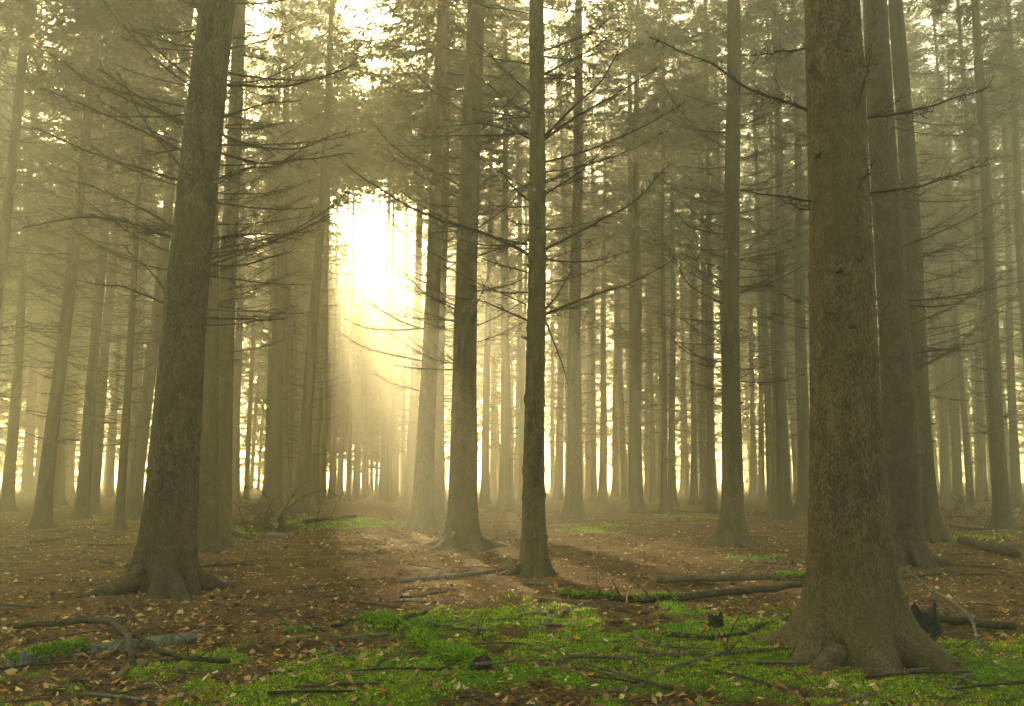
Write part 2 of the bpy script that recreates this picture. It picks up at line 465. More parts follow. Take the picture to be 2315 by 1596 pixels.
HAND = []     # (x, y) of placed trees
def add_crown(root, H, rng, r0=.44, wide=1.0, jit=1.0):
    zb = H * (r0 + jit * rng.uniform(-.13, .06))
    me = CROWN[rng.integers(len(CROWN))]
    sc = (H - zb) / 18.0
    a = rng.uniform(0, 6.28)
    sx = rng.uniform(.9, 1.25) * wide
    link('crown', me, root, (0, 0, zb), (0, 0, a), (sx, sx, sc))
def lean_of(xb, yb, xt, Yb):
    b = at_depth(xb, yb, Yb); t = at_depth(xt, 70, Yb)
    return math.atan2(t[0] - b[0], t[2] - b[2])

def near_tree(xb, yb, xt, w, label, seed, nb, explicit=(), zr=(1.8, 8.5), roots=4, flare=.6, stubs=14, crown=True, lobes=.42, H=None, avoid=0.5, knobs=.05, flare2=.16, bk=None):
    bk = bk or M_bark
    rng = np.random.default_rng(seed)
    p = on_ground(xb, yb)
    d = math.hypot(p[1], 0)
    r = w / 2 * d / FPX
    p = p + np.array([0, r * .6, 0]); p[2] = float(gz(p[0], p[1])) - .02
    d = p[1]
    H = H or rng.uniform(27, 31)
    lean = lean_of(xb, yb, xt, d)
    root = empty('spruce_tree', p, (0, lean, 0))
    tag(root, label, 'tree')
    HAND.append((p[0], p[1]))
    M = Matrix.Translation(p) @ Euler((0, lean, 0)).to_matrix().to_4x4(); Mi = M.inverted()
    me, rad = trunk_mesh('trunk', r, H, seed, 3 if d < 10.5 else 2, bk, flare, lobes, knobs, flare2)
    link('trunk', me, root)
    for k in range(roots):
        a = 2 * math.pi * (k + rng.uniform(-.25, .25)) / roots + rng.uniform(0, .5)
        L = rng.uniform(1.6, 3.2) * r + .15
        s = np.linspace(0, 1, 9)
        x = r * 1.0 + L * s; wob = np.cumsum(rng.normal(0, .02, 9))
        wx, wy = p[0] + np.cos(a + wob) * x, p[1] + np.sin(a + wob) * x
        zz = gz(wx, wy) + .17 * r / .25 * (1 - s) ** 2 - .035 * s * 1.6
        P = np.array([Mi @ Vector((u, v_, z_)) for u, v_, z_ in zip(wx, wy, zz)])
        mb = MB(); mb.add(*tube(P, r * .46 * (1 - s * .75), 9, True, .06, rng))
        link('root', mb.mesh('root', bk), root)
    for k, pts in enumerate(explicit):
        # pts: picture positions, first on the trunk; the limb also swings towards or away from the viewer
        n = len(pts); Ls = abs(pts[-1][0] - pts[0][0]) + abs(pts[-1][1] - pts[0][1])
        dep = rng.uniform(-.35, .35) * Ls * d / FPX
        if pts[0][0] == pts[0][0] and len(pts[0]) > 2: dep = pts[0][2]; pts = [q[:2] for q in pts]
        front = -r * .8 if rad and abs(dep) < 1e-6 else 0
        W_ = [at_depth(q[0], q[1], d + front + dep * (i / (n - 1)) ** 1.2) for i, q in enumerate(pts)]
        Q = np.array([Mi @ Vector(q) for q in W_])
        if abs(dep) > 1e-6:        # rooted in the bole
            ax = Q[0].copy(); ax[:2] *= .35; ax[2] -= (Q[1][2] - Q[0][2]) * .15
            Q[0][:2] *= min(1, 1.0 * rad(Q[0][2]) / max(1e-6, math.hypot(Q[0][0], Q[0][1])))
            Q = np.vstack([ax, Q])
        P = resample(Q, 13)
        L = np.linalg.norm(P[-1] - P[0])
        P += np.cumsum(rng.normal(0, .014, P.shape), 0) * np.linspace(0, 1, 13)[:, None]
        mb = MB(); add_branch(mb, P, min(.024, .011 + .004 * L) * (1.15 if d > 9 else .8), rng, per_m=20, sub=4, tl=.26, sides=6, twig_r=.0055)
        link('branch', mb.mesh('branch', M_twig, False), root)
    for k in range(nb):
        z = rng.uniform(*zr) ** 1.0
        while True:
            a = rng.uniform(-math.pi, math.pi)
            if abs(math.sin(a) + 1) > avoid: break       # not straight at the viewer
        sc = rng.uniform(.55, 1.15) * (.6 + .4 * min(1, z / 5))
        link('branch', LIMBS[rng.integers(len(LIMBS))], root, (math.cos(a) * rad(z) * .9, math.sin(a) * rad(z) * .9, z), (rng.uniform(-.2, .2), rng.uniform(-.25, .2), a), sc)
    for k in range(stubs):
        z = rng.uniform(.9, 7); a = rng.uniform(-math.pi, 0)
        link('branch_stub', STUBS[rng.integers(len(STUBS))], root, (math.cos(a) * rad(z) * .97, math.sin(a) * rad(z) * .97, z), (0, 0, a), (rng.uniform(.35, .9), 1, 1))
    if crown: add_crown(root, H, rng, .58)
    return root

LEFT_L = [[(428, 402), (330, 290), (262, 176)], [(399, 409), (290, 372), (200, 344), (74, 296)], [(397, 517), (270, 450), (147, 402)],
          [(407, 705), (340, 620), (267, 556)], [(385, 541), (290, 505), (195, 493), (60, 520)], [(484, 409), (560, 380), (623, 373), (690, 322)],
          [(498, 267), (590, 232), (676, 219)], [(505, 191), (600, 197), (657, 195), (760, 170), (833, 140)], [(479, 541), (540, 530), (609, 532), (712, 530)],
          [(468, 590), (520, 560), (545, 545)], [(495, 301), (575, 330), (681, 335), (777, 296)], [(460, 719), (540, 722), (638, 728)],
          [(440, 290), (330, 230), (230, 150)], [(450, 190), (370, 130), (290, 60)], [(430, 350), (250, 260), (110, 190)], [(472, 600), (560, 602), (660, 575)],
          [(375, 690), (260, 650), (150, 640)], [(490, 345), (600, 370), (690, 360), (790, 345)]]
T_left = near_tree(359, 1340, 472, 106, 'thick dark mossy spruce trunk with bare twiggy limbs above the grey log', 11, 72, LEFT_L, (3.2, 8.5), 5, .55, 10, bk=M_bark_dark)
RIGHT_L = [[(1855, 262), (1780, 232), (1690, 205), (1600, 150), (1470, 105)], [(1860, 458), (1790, 455), (1740, 448), (1680, 436)], [(1936, 242, 0), (1958, 180), (1982, 95)],
           [(1940, 430, 0), (1958, 385), (1982, 338)], [(1975, 270), (2080, 245), (2240, 172)], [(1985, 440), (2090, 420), (2240, 378)],
           [(1860, 470), (1800, 486), (1735, 486)], [(1838, 108), (1760, 125), (1690, 135)]]
T_right = near_tree(1950, 1498, 1890, 154, 'big spruce trunk nearest the viewer with flared olive base', 12, 0, RIGHT_L, (3, 6), 5, .95, 8, H=29, flare2=.34, bk=M_bark_olive)
C3_L = [[(1179, 570), (1087, 525), (962, 484), (850, 420), (784, 373)], [(1217, 570), (1290, 535), (1362, 498), (1450, 450), (1520, 375)],
        [(1181, 722), (1087, 681), (1020, 666)], [(1222, 715), (1342, 662), (1414, 638), (1496, 590)], [(1222, 710), (1265, 665), (1309, 609)],
        [(1222, 445), (1309, 383), (1366, 320)], [(1224, 315), (1290, 245), (1352, 190), (1424, 79)], [(1224, 320), (1300, 265), (1390, 214), (1491, 151)],
        [(1181, 310), (1097, 277), (1005, 284)], [(1190, 205), (1120, 150), (1050, 95)], [(1185, 450), (1140, 400), (1110, 340)], [(1226, 170), (1320, 120), (1400, 72)],
        [(1186, 255), (1130, 215), (1060, 150)], [(1222, 705), (1260, 790), (1290, 870)]]
T_thin = near_tree(1206, 1300, 1211, 46, 'slim knobbly spruce with steeply rising bare limbs and a root to one side', 13, 40, C3_L, (3.4, 9), 2, .35, 26, knobs=.22)
T_c2 = near_tree(1042, 1242, 1070, 60, 'stout spruce with wide flared foot standing beside the sunlit patch', 14, 70, [[(1072, 520), (1140, 470), (1200, 400)], [(1035, 420), (975, 380), (900, 330), (850, 270)], [(1080, 300), (1150, 230), (1230, 150)], [(1075, 560), (1150, 560), (1210, 530)], [(1020, 700), (960, 660), (900, 600)], [(1075, 690), (1095, 650), (1110, 615)], [(1045, 250), (960, 190), (880, 80)]], (3.5, 10), 5, .8, 12)
T_c1 = near_tree(952, 1198, 999, 42, 'spruce with long drooping limbs reaching into the bright sun gap', 15, 26, [[(952, 744), (900, 722), (850, 690), (803, 657)], [(952, 816), (880, 800), (820, 782), (769, 750)], [(943, 883), (890, 866), (839, 843)], [(950, 800), (905, 770), (870, 745)], [(955, 742), (890, 745), (820, 735), (775, 715)], [(970, 560), (900, 520), (870, 480)], [(965, 640), (900, 610), (860, 570)], [(982, 745), (1030, 742), (1080, 730)]], (5.5, 13), 3, .6, 8)
T_r3 = near_tree(1660, 1234, 1657, 45, 'straight spruce with a flared root, standing alone behind the two fallen poles', 16, 80, [[(1638, 300), (1580, 290), (1530, 235), (1500, 180)], [(1638, 530), (1560, 510), (1520, 450)], [(1640, 690), (1560, 650), (1520, 580)], [(1640, 820), (1560, 800), (1515, 760)]], (3, 9.5), 4, .8, 8)
T_r5a = near_tree(2052, 1278, 1995, 74, 'dark broad spruce just behind the big olive trunk', 17, 60, [[(2060, 560), (2140, 520), (2260, 470)], [(2065, 690), (2160, 690), (2260, 620)], [(2070, 800), (2150, 790), (2230, 770)]], (2.8, 7.5), 4, .5, 10, bk=M_bark_dark)
T_r5b = near_tree(2103, 1224, 2036, 50, 'spruce half hidden at the far side of the dark broad spruce', 18, 80, [], (2.5, 9.5), 4, .9, 6, bk=M_bark_dark)
T_2b = near_tree(452, 1244, 470, 56, 'spruce tucked close behind the thick mossy trunk', 19, 20, [], (4, 10), 3, .6, 6)
T_2c = near_tree(490, 1220, 533, 46, 'reddish spruce rising beside the heap of dead brushwood', 20, 55, [], (4, 10), 4, .5, 8)

# ------------------------------------------------------------------ spruces further back, each placed by hand
def in_sun_lane(x, y, margin=0.0):
    """ground track under the shaft of sunlight: no crowns stand there"""
    off = x - (.4 + math.tan(SUN_AZ) * (y - 12.5))
    return y > 22 and -(2.3 + .022 * y) - margin < off < 1.7 + .012 * y + margin
def lane_height(x, y):
    """tallest tree that lets the low sun pass over to the sunlit floor behind it"""
    off = x - (.4 + math.tan(SUN_AZ) * (y - 12.5))
    return (y - (21 if off > -1.2 else 20)) * math.tan(SUN_EL)
def mid_tree(xb, yb, xt, w, label, seed, bare=False, group=None, dead=True, H=None):
    rng = np.random.default_rng(seed)
    p = on_ground(xb, yb); d = p[1]; r = w / 2 * d / FPX
    H = H or (rng.uniform(26, 33) if not bare else min(40, max(30, (d - 6) * math.tan(SUN_EL) + 9)))
    lean = lean_of(xb, yb, xt, d)
    root = empty('spruce_tree', p, (0, lean, 0)); tag(root, label, 'tree', group)
    HAND.append((p[0], p[1]))
    me, rad = trunk_mesh('trunk', r, H, seed, 1, M_bark_far, .6, .25)
    link('trunk', me, root)
    if dead:
        db = link('dead_branches', DEAD[rng.integers(len(DEAD))], root, (0, 0, rng.uniform(-.6, .6)), (0, 0, rng.uniform(0, 6.28)), (rng.uniform(.8, 1.1), rng.uniform(.8, 1.1), 1))
        db['kind'] = 'stuff'
    if bare: add_crown(root, H, rng, min(.86, max(.5, ((d - 6) * math.tan(SUN_EL) + rng.uniform(0, 2)) / H)), 1.35, 0)       # clean bole, crown high above the sun gap
    else: add_crown(root, H, rng, .50 if xb < 660 else .64 if d < 34 else .60, 1.1 if xb < 660 else 1)
    return root
MID = [
 (92, 1196, 222, 31, 'leaning spruce pole at the far left with a clean dark foot', 0),
 (62, 1120, 104, 24, 'slender hazy spruce behind the leaning pole at the far left', 0),
 (184, 1176, 270, 27, 'left one of two spruces growing close together from shared mossy roots', 0),
 (208, 1160, 297, 25, 'right one of two spruces growing close together from shared mossy roots', 0),
 (268, 1199, 336, 18, 'thin spruce pole standing between the paired spruces and the thick mossy trunk', 0),
 (299, 1176, 425, 30, 'spruce leaning in behind the thick mossy trunk, partly hidden by it', 0),
 (528, 1138, 560, 24, 'hazy spruce rising behind the heap of dead brushwood', 0),
 (614, 1150, 655, 37, 'broad hazy spruce behind the dead brushwood, next to a bright sky gap', 0),
 (636, 1138, 668, 20, 'hazy spruce half hidden by the broad spruce behind the brushwood', 0),
 (664, 1124, 690, 17, 'slim hazy spruce right of the broad spruce behind the brushwood', 0),
 (686, 1130, 716, 18, 'slim hazy spruce between two slim neighbours behind the propped log', 0),
 (706, 1136, 752, 25, 'spruce with dark edge standing right against the blazing sun gap', 3),
 (768, 1122, 800, 12, 'thin misty spruce below the sun gap', 1),
 (828, 1122, 852, 10, 'slender spruce whose trunk crosses the blazing sun gap', 1),
 (866, 1130, 885, 20, 'spruce drowned in glowing mist below the sun gap', 1),
 (893, 1122, 905, 14, 'faint thin spruce in glowing mist near the limb-reaching spruce', 1),
 (926, 1146, 965, 24, 'misty spruce just left of the spruce with long drooping limbs', 3),
 (988, 1172, 1012, 26, 'misty spruce showing between the two central boles', 3),
 (1140, 1153, 1142, 24, 'hazy spruce between the stout central bole and the knobbly spruce', 0),
 (1114, 1122, 1118, 14, 'faint spruce close to the stout central bole, deep in mist', 0),
 (1262, 1130, 1285, 18, 'slim spruce just behind the one right of the knobbly spruce', 0),
 (1296, 1170, 1308, 35, 'tall spruce right of the knobbly spruce, a light shaft across its foot', 0),
 (1436, 1158, 1440, 30, 'grey brown spruce standing midway right of centre in the mist', 0),
 (1500, 1163, 1498, 14, 'pencil thin dark spruce pole with a straight bole', 0),
 (1519, 1146, 1521, 17, 'hazy spruce immediately behind the pencil thin pole', 0),
 (1543, 1116, 1541, 12, 'faint slender spruce right of the pencil thin pole', 0),
 (1568, 1140, 1562, 15, 'slim dark spruce, first of a close pair left of the lone straight spruce', 0),
 (1591, 1138, 1586, 18, 'slim spruce, second of a close pair left of the lone straight spruce', 0),
 (1611, 1118, 1606, 12, 'faint thin spruce left of the lone straight spruce', 0),
 (1772, 1175, 1752, 28, 'dark spruce bole with small root foot, left of the paler one beside it', 0),
 (1819, 1158, 1796, 31, 'paler greenish spruce bole close left of the nearest big trunk', 0),
 (1752, 1150, 1738, 13, 'thin spruce pole hugging the dark spruce with small root foot', 0),
 (1862, 1136, 1822, 11, 'bent slender spruce stem touching the edge of the nearest big trunk', 0),
 (2266, 1196, 2208, 32, 'spruce at the right edge leaning inwards', 0),
 (2136, 1130, 2112, 18, 'spruce on the rise beyond the right thicket, leftmost of three', 0),
 (2164, 1134, 2140, 20, 'spruce on the rise beyond the right thicket, middle of three', 0),
 (2220, 1132, 2190, 20, 'spruce on the rise beyond the right thicket, rightmost of three', 0),
 (2097, 1126, 2080, 13, 'thin spruce emerging beside the flared foot of the half hidden spruce', 0),
 (1362, 1136, 1368, 18, 'soft hazy spruce in the middle of the mist right of the light shaft', 0),
 (1330, 1122, 1336, 14, 'faint spruce at the end of the light shaft', 0),
 (1390, 1126, 1392, 14, 'faint spruce left of the grey brown midway spruce', 0),
 (1462, 1126, 1464, 12, 'faint thin spruce right of the grey brown midway spruce', 0),
 (1702, 1124, 1690, 13, 'faint spruce right of the lone straight spruce', 0),
 (1722, 1128, 1708, 14, 'pale spruce between the lone straight spruce and the dark bole', 0),
 (156, 1122, 205, 18, 'pale spruce seen between the leaning pole and the paired spruces', 0),
 (288, 1128, 330, 16, 'pale spruce seen just right of the thin spruce pole', 0),
]
for i, (xb, yb, xt, w, lab, mode) in enumerate(MID):
    mid_tree(xb, yb, xt, w, lab, 500 + i, bare=mode >= 1, dead=mode in (0, 3))

GAP = [(748, 1128, 770, 11, 'thin clean boled spruce at the left rim of the sun gap'), (786, 1133, 806, 10, 'thin clean boled spruce under the brightest part of the sun gap'),
       (880, 1136, 893, 11, 'thin clean boled spruce below the right half of the sun gap'), (912, 1131, 922, 10, 'thin clean boled spruce at the right rim of the sun gap'),
       (850, 1118, 866, 8, 'faintest pole in the light shaft, far behind the sun gap spruces'), (728, 1140, 752, 12, 'thin clean boled spruce next to the dark edged one by the sun gap'), (806, 1117, 822, 8, 'very faint pole deep in the light shaft, left of the faintest one')]
for i, (xb, yb, xt, w, lab) in enumerate(GAP):
    mid_tree(xb, yb, xt, w, lab, 600 + i, bare=True, dead=False)

EDGE = [(-70, 1196, 60, 30, 'spruce just outside the left edge, its limbs reaching into view'), (16, 1156, 90, 24, 'spruce cut by the left edge behind the leaning pole'), (-30, 1146, 40, 22, 'slimmer spruce at the left edge, further back'),
        (2345, 1168, 2280, 26, 'spruce just outside the right edge, its limbs reaching into view'), (2296, 1148, 2262, 20, 'slim spruce at the right edge behind the leaning one'), (130, 1142, 178, 22, 'hazy spruce between the leaning pole and the paired spruces, further back')]
for i, (xb, yb, xt, w, lab) in enumerate(EDGE):
    mid_tree(xb, yb, xt, w, lab, 640 + i)

# ------------------------------------------------------------------ the rest of the wood, fading into the mist
FT = [trunk_mesh('trunk', .20, 30, 700 + k, 0, M_bark_far, .55, .2)[0] for k in range(4)]
def far_wood():
    rng = np.random.default_rng(77); pts = []
    def zone(x, y):
        px = IW / 2 + FPX * x / y
        where = ('left of the thick mossy trunk' if px < 350 else 'between the thick mossy trunk and the sun gap' if px < 740 else 'between the sun gap and the knobbly spruce' if px < 1206
                 else 'between the knobbly spruce and the lone straight spruce' if px < 1660 else 'between the lone straight spruce and the nearest big trunk' if px < 1890 else 'right of the nearest big trunk')
        how = 'misty spruce standing' if y < 56 else 'faint slim spruce far back' if y < 80 else 'palest spruce at the far edge'
        return how + ' ' + where, how.split(' ')[0] + ' spruces ' + where
    sp_ = 4.7
    for iy in range(0, 15):
        for ix in range(-16, 17):
            y = 36 + iy * sp_ + rng.uniform(-1.7, 1.7); x = ix * sp_ + (iy % 2) * 2.3 + rng.uniform(-1.7, 1.7)
            if abs(x) > .63 * y + 3 or rng.random() < .12: continue
            if any((x - a) ** 2 + (y - b) ** 2 < 4.8 for a, b in HAND): continue
            lane = in_sun_lane(x, y, .6)
            if lane: continue
            pts.append((x, y, lane))
    for iy in range(13):                     # younger spruces closing the lower part of the sun gap
        y = 58 + iy * 3.1
        for off in np.arange(-(3.0 + .022 * y), 2.0 + .012 * y, 2.1):
            yy = y + rng.uniform(-1.2, 1.2); x = off + .4 + math.tan(SUN_AZ) * (yy - 12.5) + rng.uniform(-.7, .7)
            if any((x - a) ** 2 + (yy - b) ** 2 < 2.5 for a, b in HAND): continue
            pts.append((x, yy, True))
    for x, y, lane in pts:
        z = float(gz(x, y)); H = rng.uniform(30, 37); s = rng.uniform(.75, 1.25)
        if lane: H = lane_height(x, y) * rng.uniform(.85, 1.06); s *= .7
        root = empty('spruce_tree', (x, y, z), (rng.normal(0, .012), rng.normal(0, .014), 0))
        lab, grp = ('younger spruce in the glowing mist straight below the sun gap', 'young spruces below the sun gap') if lane else zone(x, y)
        tag(root, lab, 'tree', grp)
        link('trunk', FT[rng.integers(4)], root, None, (0, 0, rng.uniform(0, 6.28)), (s, s, H / 30))
        if not lane:
            db = link('dead_branches', DEAD[rng.integers(len(DEAD))], root, (0, 0, rng.uniform(-.3, 1.0)), (0, 0, rng.uniform(0, 6.28)), (rng.uniform(.8, 1.15),) * 2 + (1,))
            db['kind'] = 'stuff'
            add_crown(root, H, rng, (.62 if x > -.25 * y else .44) if y < 75 else .57 - .42 * min(1, (y - 75) / 18), 1.0 if x > -.25 * y else 1.25)
        else:
            add_crown(root, H, rng, .25, .8)
    print('FAR TREES', len(pts), 'lane', sum(p[2] for p in pts))
far_wood()

def wood_around():
    """the same wood goes on beside and behind the viewer and shades the foreground"""
    rng = np.random.default_rng(79)
    for iy in range(-6, 6):
        for ix in range(-6, 7):
            y = iy * 5.2 + rng.uniform(-1.6, 1.6); x = ix * 5.2 + rng.uniform(-1.6, 1.6)
            if y > -3 and abs(x) < .66 * y + 3.2: continue
            if math.hypot(x, y) < 5.0 or math.hypot(x, y) > 20 or rng.random() < .68: continue
            H = rng.uniform(27, 33); s = rng.uniform(.8, 1.2)
            root = empty('spruce_tree', (x, y, float(gz(x, y)))); tag(root, 'spruce standing outside the picture beside or behind the viewer', 'tree', 'spruces around the viewer')
            link('trunk', FT[rng.integers(4)], root, None, (0, 0, rng.uniform(0, 6.28)), (s, s, H / 30))
            add_crown(root, H, rng, .40)
wood_around()

# ------------------------------------------------------------------ fallen wood, one object each
def fallen(name, pts, w, label, material=None, seed=0, twig=0, lift=.0, moss_amt=0, cat='branch', taper=.55, lifts=None, group=None, sides=9, mr=(0, 1), lump=.05):
    rng = np.random.default_rng(seed + 900)
    G = np.array([on_ground(*q) for q in pts])
    r = w / 2 * np.mean(G[:, 1]) / FPX
    P = resample(G, 16)
    P[:, 2] = gz_full(P[:, 0], P[:, 1]) + r * .5 + lift
    if lifts is not None:
        P[:, 2] += np.interp(np.linspace(0, 1, 16), np.linspace(0, 1, len(lifts)), lifts)
    P[:, :2] += np.cumsum(rng.normal(0, r * .12, (16, 2)), 0)
    c = P.mean(0); c[2] = gz(c[0], c[1])
    rad = r * np.linspace(1, taper, 16) * (1 + rng.normal(0, lump, 16))
    mb = MB(); mb.add(*tube(P - c, rad, sides, True, .05, rng))
    me = mb.mesh(name, material or M_stick)
    if twig or moss_amt:
        root = empty(name, c); link('limb', me, root)
    else:
        root = link(name, me, None, c)
    for k in range(twig):
        t = rng.uniform(.1, .95); q, T = along(P - c, np.array([t]))
        a = rng.uniform(0, 6.28); L = rng.uniform(.06, .28)
        dirn = nrm(np.array([math.cos(a) * .6, math.sin(a) * .4, rng.uniform(.2, 1)]))
        Q = np.array([q[0], q[0] + dirn * L * .5 + rng.normal(0, .02, 3), q[0] + dirn * L])
        m2 = MB(); m2.add(*tube(resample(Q, 5), r * .32 * np.linspace(1, .4, 5), 5, True)); link('side_twig', m2.mesh('side_twig', material or M_stick), root)
    if moss_amt:
        k = int(moss_amt); t = rng.uniform(mr[0], mr[1], k); t = t[fbm(t * 14, t * 0 + seed, 3, 2) > .30]; k = len(t); q, T = along(P - c, t); U, Vv = frames(T)
        rr = np.interp(t, np.linspace(0, 1, 16), rad)[:, None]
        a = rng.normal(math.pi / 2, .75, k)[:, None]
        Uh = nrm(np.cross(T, UP)); nn = nrm(Uh * np.cos(a) + UP * np.sin(a))
        base = q + nn * rr * .93
        h = rng.uniform(.014, .052, k)[:, None]
        tip = base + nrm(nn + rng.normal(0, .5, (k, 3))) * h
        s = nrm(np.cross(nn, rng.normal(0, 1, (k, 3)))) * h * .28
        V = np.stack([base - s, base + s, tip], 1).reshape(-1, 3)
        col = np.array([.16, .27, .02]) * rng.uniform(.5, 1.6, (k, 1))
        m3 = MB(); m3.add(V, np.arange(k * 3).reshape(-1, 3), np.repeat(col, 3, 0))
        o = link('moss', m3.mesh('moss', M_moss, False), root); o['kind'] = 'stuff'
    return tag(root, label, cat, group)
fallen('fallen_log', [(20, 1512), (200, 1478), (330, 1462), (440, 1448)], 34, 'grey weathered log with mossy end under the arched branch', M_grey_wood, 1, 0, 0, 2600, 'log', .8, mr=(0, .38))
fallen('arched_branch', [(30, 1446), (150, 1448), (240, 1452), (285, 1480), (302, 1520)], 13, 'dark arched branch bending down over the grey log', M_dark_wood, 2, 3, .0, 0, 'branch', 1.1, [.10, .14, .16, .12, .0])
fallen('fallen_branch', [(300, 1480), (380, 1500), (450, 1512), (512, 1506)], 12, 'dark thin branch lying across the grey log end', M_dark_wood, 3, 4, .01, 0, 'branch', .9, [.12, .06, .0, .0])
fallen('fallen_branch', [(255, 1545), (330, 1516), (430, 1500), (520, 1500)], 13, 'pale barkless branch beneath the dark thin branch', M_stick, 4, 0, 0, 0)
fallen('mossy_log', [(830, 1408), (915, 1440), (1000, 1492), (1095, 1530)], 30, 'rotting log furred with bright green moss in the foreground', M_dark_wood, 5, 0, -.005, 14000, 'log', 1.15, lump=.16)
fallen('fallen_branch', [(749, 1420), (790, 1412), (838, 1405), (880, 1396)], 11, 'dark brown branch just left of the mossy log', M_dark_wood, 6, 2)
fallen('fallen_branch', [(905, 1415), (940, 1405), (970, 1395)], 15, 'short thick stick piece behind the mossy log', M_dark_wood, 7)
fallen('fallen_branch', [(965, 1420), (1010, 1432), (1075, 1446), (1110, 1458)], 8, 'thin stick running between moss cushions right of the mossy log', M_dark_wood, 8, 2)
fallen('fallen_branch', [(905, 1318), (1022, 1306), (1090, 1297), (1185, 1284)], 13, 'long branch lying against the foot of the knobbly spruce', M_grey_wood, 9, 5, 0, 0)
fallen('fallen_branch', [(1192, 1321), (1240, 1322), (1292, 1321)], 9, 'short straight stick in front of the knobbly spruce root', M_grey_wood, 10)
fallen('fallen_pole', [(1483, 1318), (1590, 1319), (1690, 1320), (1860, 1322)], 14, 'upper of two fallen poles ending behind the nearest big trunk', M_stick, 11, 7, .02, 900, 'pole', 1.1, [0, .03, .05, .08], mr=(.7, 1))
fallen('fallen_pole', [(1262, 1352), (1380, 1358), (1500, 1361), (1655, 1352), (1860, 1338)], 15, 'lower of two fallen poles, its left half topped with moss', M_dark_wood, 12, 7, .01, 2200, 'pole', .95, mr=(0, .5), lifts= [0, .0, .02, .05, .1])
fallen('fallen_branch', [(1220, 1360), (1270, 1362), (1325, 1366)], 12, 'brown stick parallel to the mossy end of the lower pole', M_stick, 13)
fallen('fallen_branch', [(1257, 1404), (1290, 1386), (1320, 1374), (1362, 1373)], 11, 'bent branch curving up towards the mossy end of the lower pole', M_stick, 14, 1)
fallen('fallen_branch', [(1175, 1404), (1230, 1394), (1260, 1390)], 10, 'stick crossing a forked twig in the sunlit moss', M_stick, 15)
fallen('forked_twig', [(1212, 1382), (1240, 1395), (1252, 1406), (1235, 1418), (1226, 1430)], 8, 'pale hooked twig lying on the sunlit moss', M_grey_wood, 16, 2)
fallen('fallen_branch', [(1215, 1510), (1304, 1500), (1436, 1506)], 12, 'brown branch lying in moss at the bottom middle', M_stick, 17, 3)
fallen('fallen_branch', [(1495, 1440), (1560, 1446), (1620, 1446), (1716, 1430), (1822, 1392)], 12, 'long curved branch sweeping across the moss below the small stump', M_dark_wood, 18, 5, .0, 300)
fallen('fallen_branch', [(1435, 1488), (1530, 1492), (1620, 1490), (1707, 1486), (1790, 1478)], 13, 'straight brown branch on moss below the long curved branch', M_stick, 19, 4)
fallen('fallen_branch', [(1432, 1448), (1462, 1464), (1500, 1472)], 13, 'short peeling stick tilted on the moss left of the curved branch', M_stick, 20, 1)
fallen('fallen_branch', [(1462, 1416), (1530, 1404), (1565, 1394)], 7, 'thin tan stick pointing at the small stump', M_stick, 21)
fallen('fallen_pole', [(2050, 1402), (2153, 1414), (2300, 1432)], 19, 'dark pole in front of the black stump beside the big trunk', M_dark_wood, 22, 2, .03, 0, 'pole', .9)
fallen('fallen_branch', [(2085, 1442), (2150, 1432), (2230, 1426)], 8, 'thin green tinged stick under the dark pole', M_stick, 23)
fallen('leaning_twig', [(2215, 1470), (2195, 1424), (2150, 1400), (2080, 1380), (2030, 1370)], 7, 'pale springy twig arching up towards the big trunk', M_grey_wood, 24, 3, .0, 0, 'twig', .6, [0, .06, .14, .22, .42])
fallen('fallen_branch', [(2020, 1312), (2080, 1308), (2132, 1302)], 10, 'short dark branch poking out behind the big trunk', M_dark_wood, 25, 1, .02)
fallen('fallen_log', [(2172, 1228), (2220, 1240), (2300, 1262)], 18, 'dark log cut off by the right edge', M_dark_wood, 26, 0, .02, 0, 'log', 1)
fallen('fallen_log', [(686, 1192), (745, 1186), (806, 1181)], 9, 'dark log raised above green moss beside the brushwood', M_dark_wood, 27, 0, .12, 0, 'log', .9)
fallen('fallen_branch', [(200, 1234), (250, 1234), (302, 1232)], 7, 'dark stick pointing at the thick mossy trunk', M_dark_wood, 28)
fallen('fallen_log', [(122, 1262), (180, 1268), (258, 1276)], 12, 'low rotten dark log half sunk in litter, far left', M_dark_wood, 29, 0, -.01, 0, 'log', .8)
fallen('fallen_branch', [(462, 1282), (520, 1279), (588, 1279)], 9, 'dark stick lying right of the thick mossy trunk', M_dark_wood, 30, 2)
fallen('fallen_branch', [(70, 1226), (130, 1220), (180, 1214)], 8, 'grey stick behind the rotten dark log', M_stick, 31, 1)
fallen('fallen_branch', [(750, 1468), (766, 1486), (800, 1492)], 8, 'pale curled stick shaped like a hook at the lower left', M_grey_wood, 32)
fallen('fallen_branch', [(640, 1412), (690, 1415), (730, 1428)], 8, 'dark twig beside the bright fern tuft', M_dark_wood, 33, 2)
fallen('fallen_branch', [(905, 1480), (880, 1502), (825, 1530)], 9, 'stick propped on the left flank of the mossy log', M_stick, 34, 1)
fallen('fallen_branch', [(750, 1362), (820, 1366), (905, 1376)], 7, 'long thin dark stick in litter left of the sunlit moss', M_dark_wood, 35, 2)
fallen('fallen_branch', [(905, 1352), (960, 1346), (1010, 1340)], 6, 'thin stick on brown litter between the long branch and moss', M_dark_wood, 36, 1)
fallen('fallen_branch', [(1450, 1160), (1550, 1158), (1640, 1163)], 5, 'distant thin pole lying left of the lone straight spruce', M_dark_wood, 37)
fallen('fallen_branch', [(1690, 1160), (1770, 1163), (1850, 1166)], 5, 'distant thin pole lying right of the lone straight spruce', M_dark_wood, 38)
fallen('fallen_branch', [(1672, 1284), (1730, 1280), (1800, 1288)], 6, 'grey twig in litter above the upper pole', M_grey_wood, 39, 1)
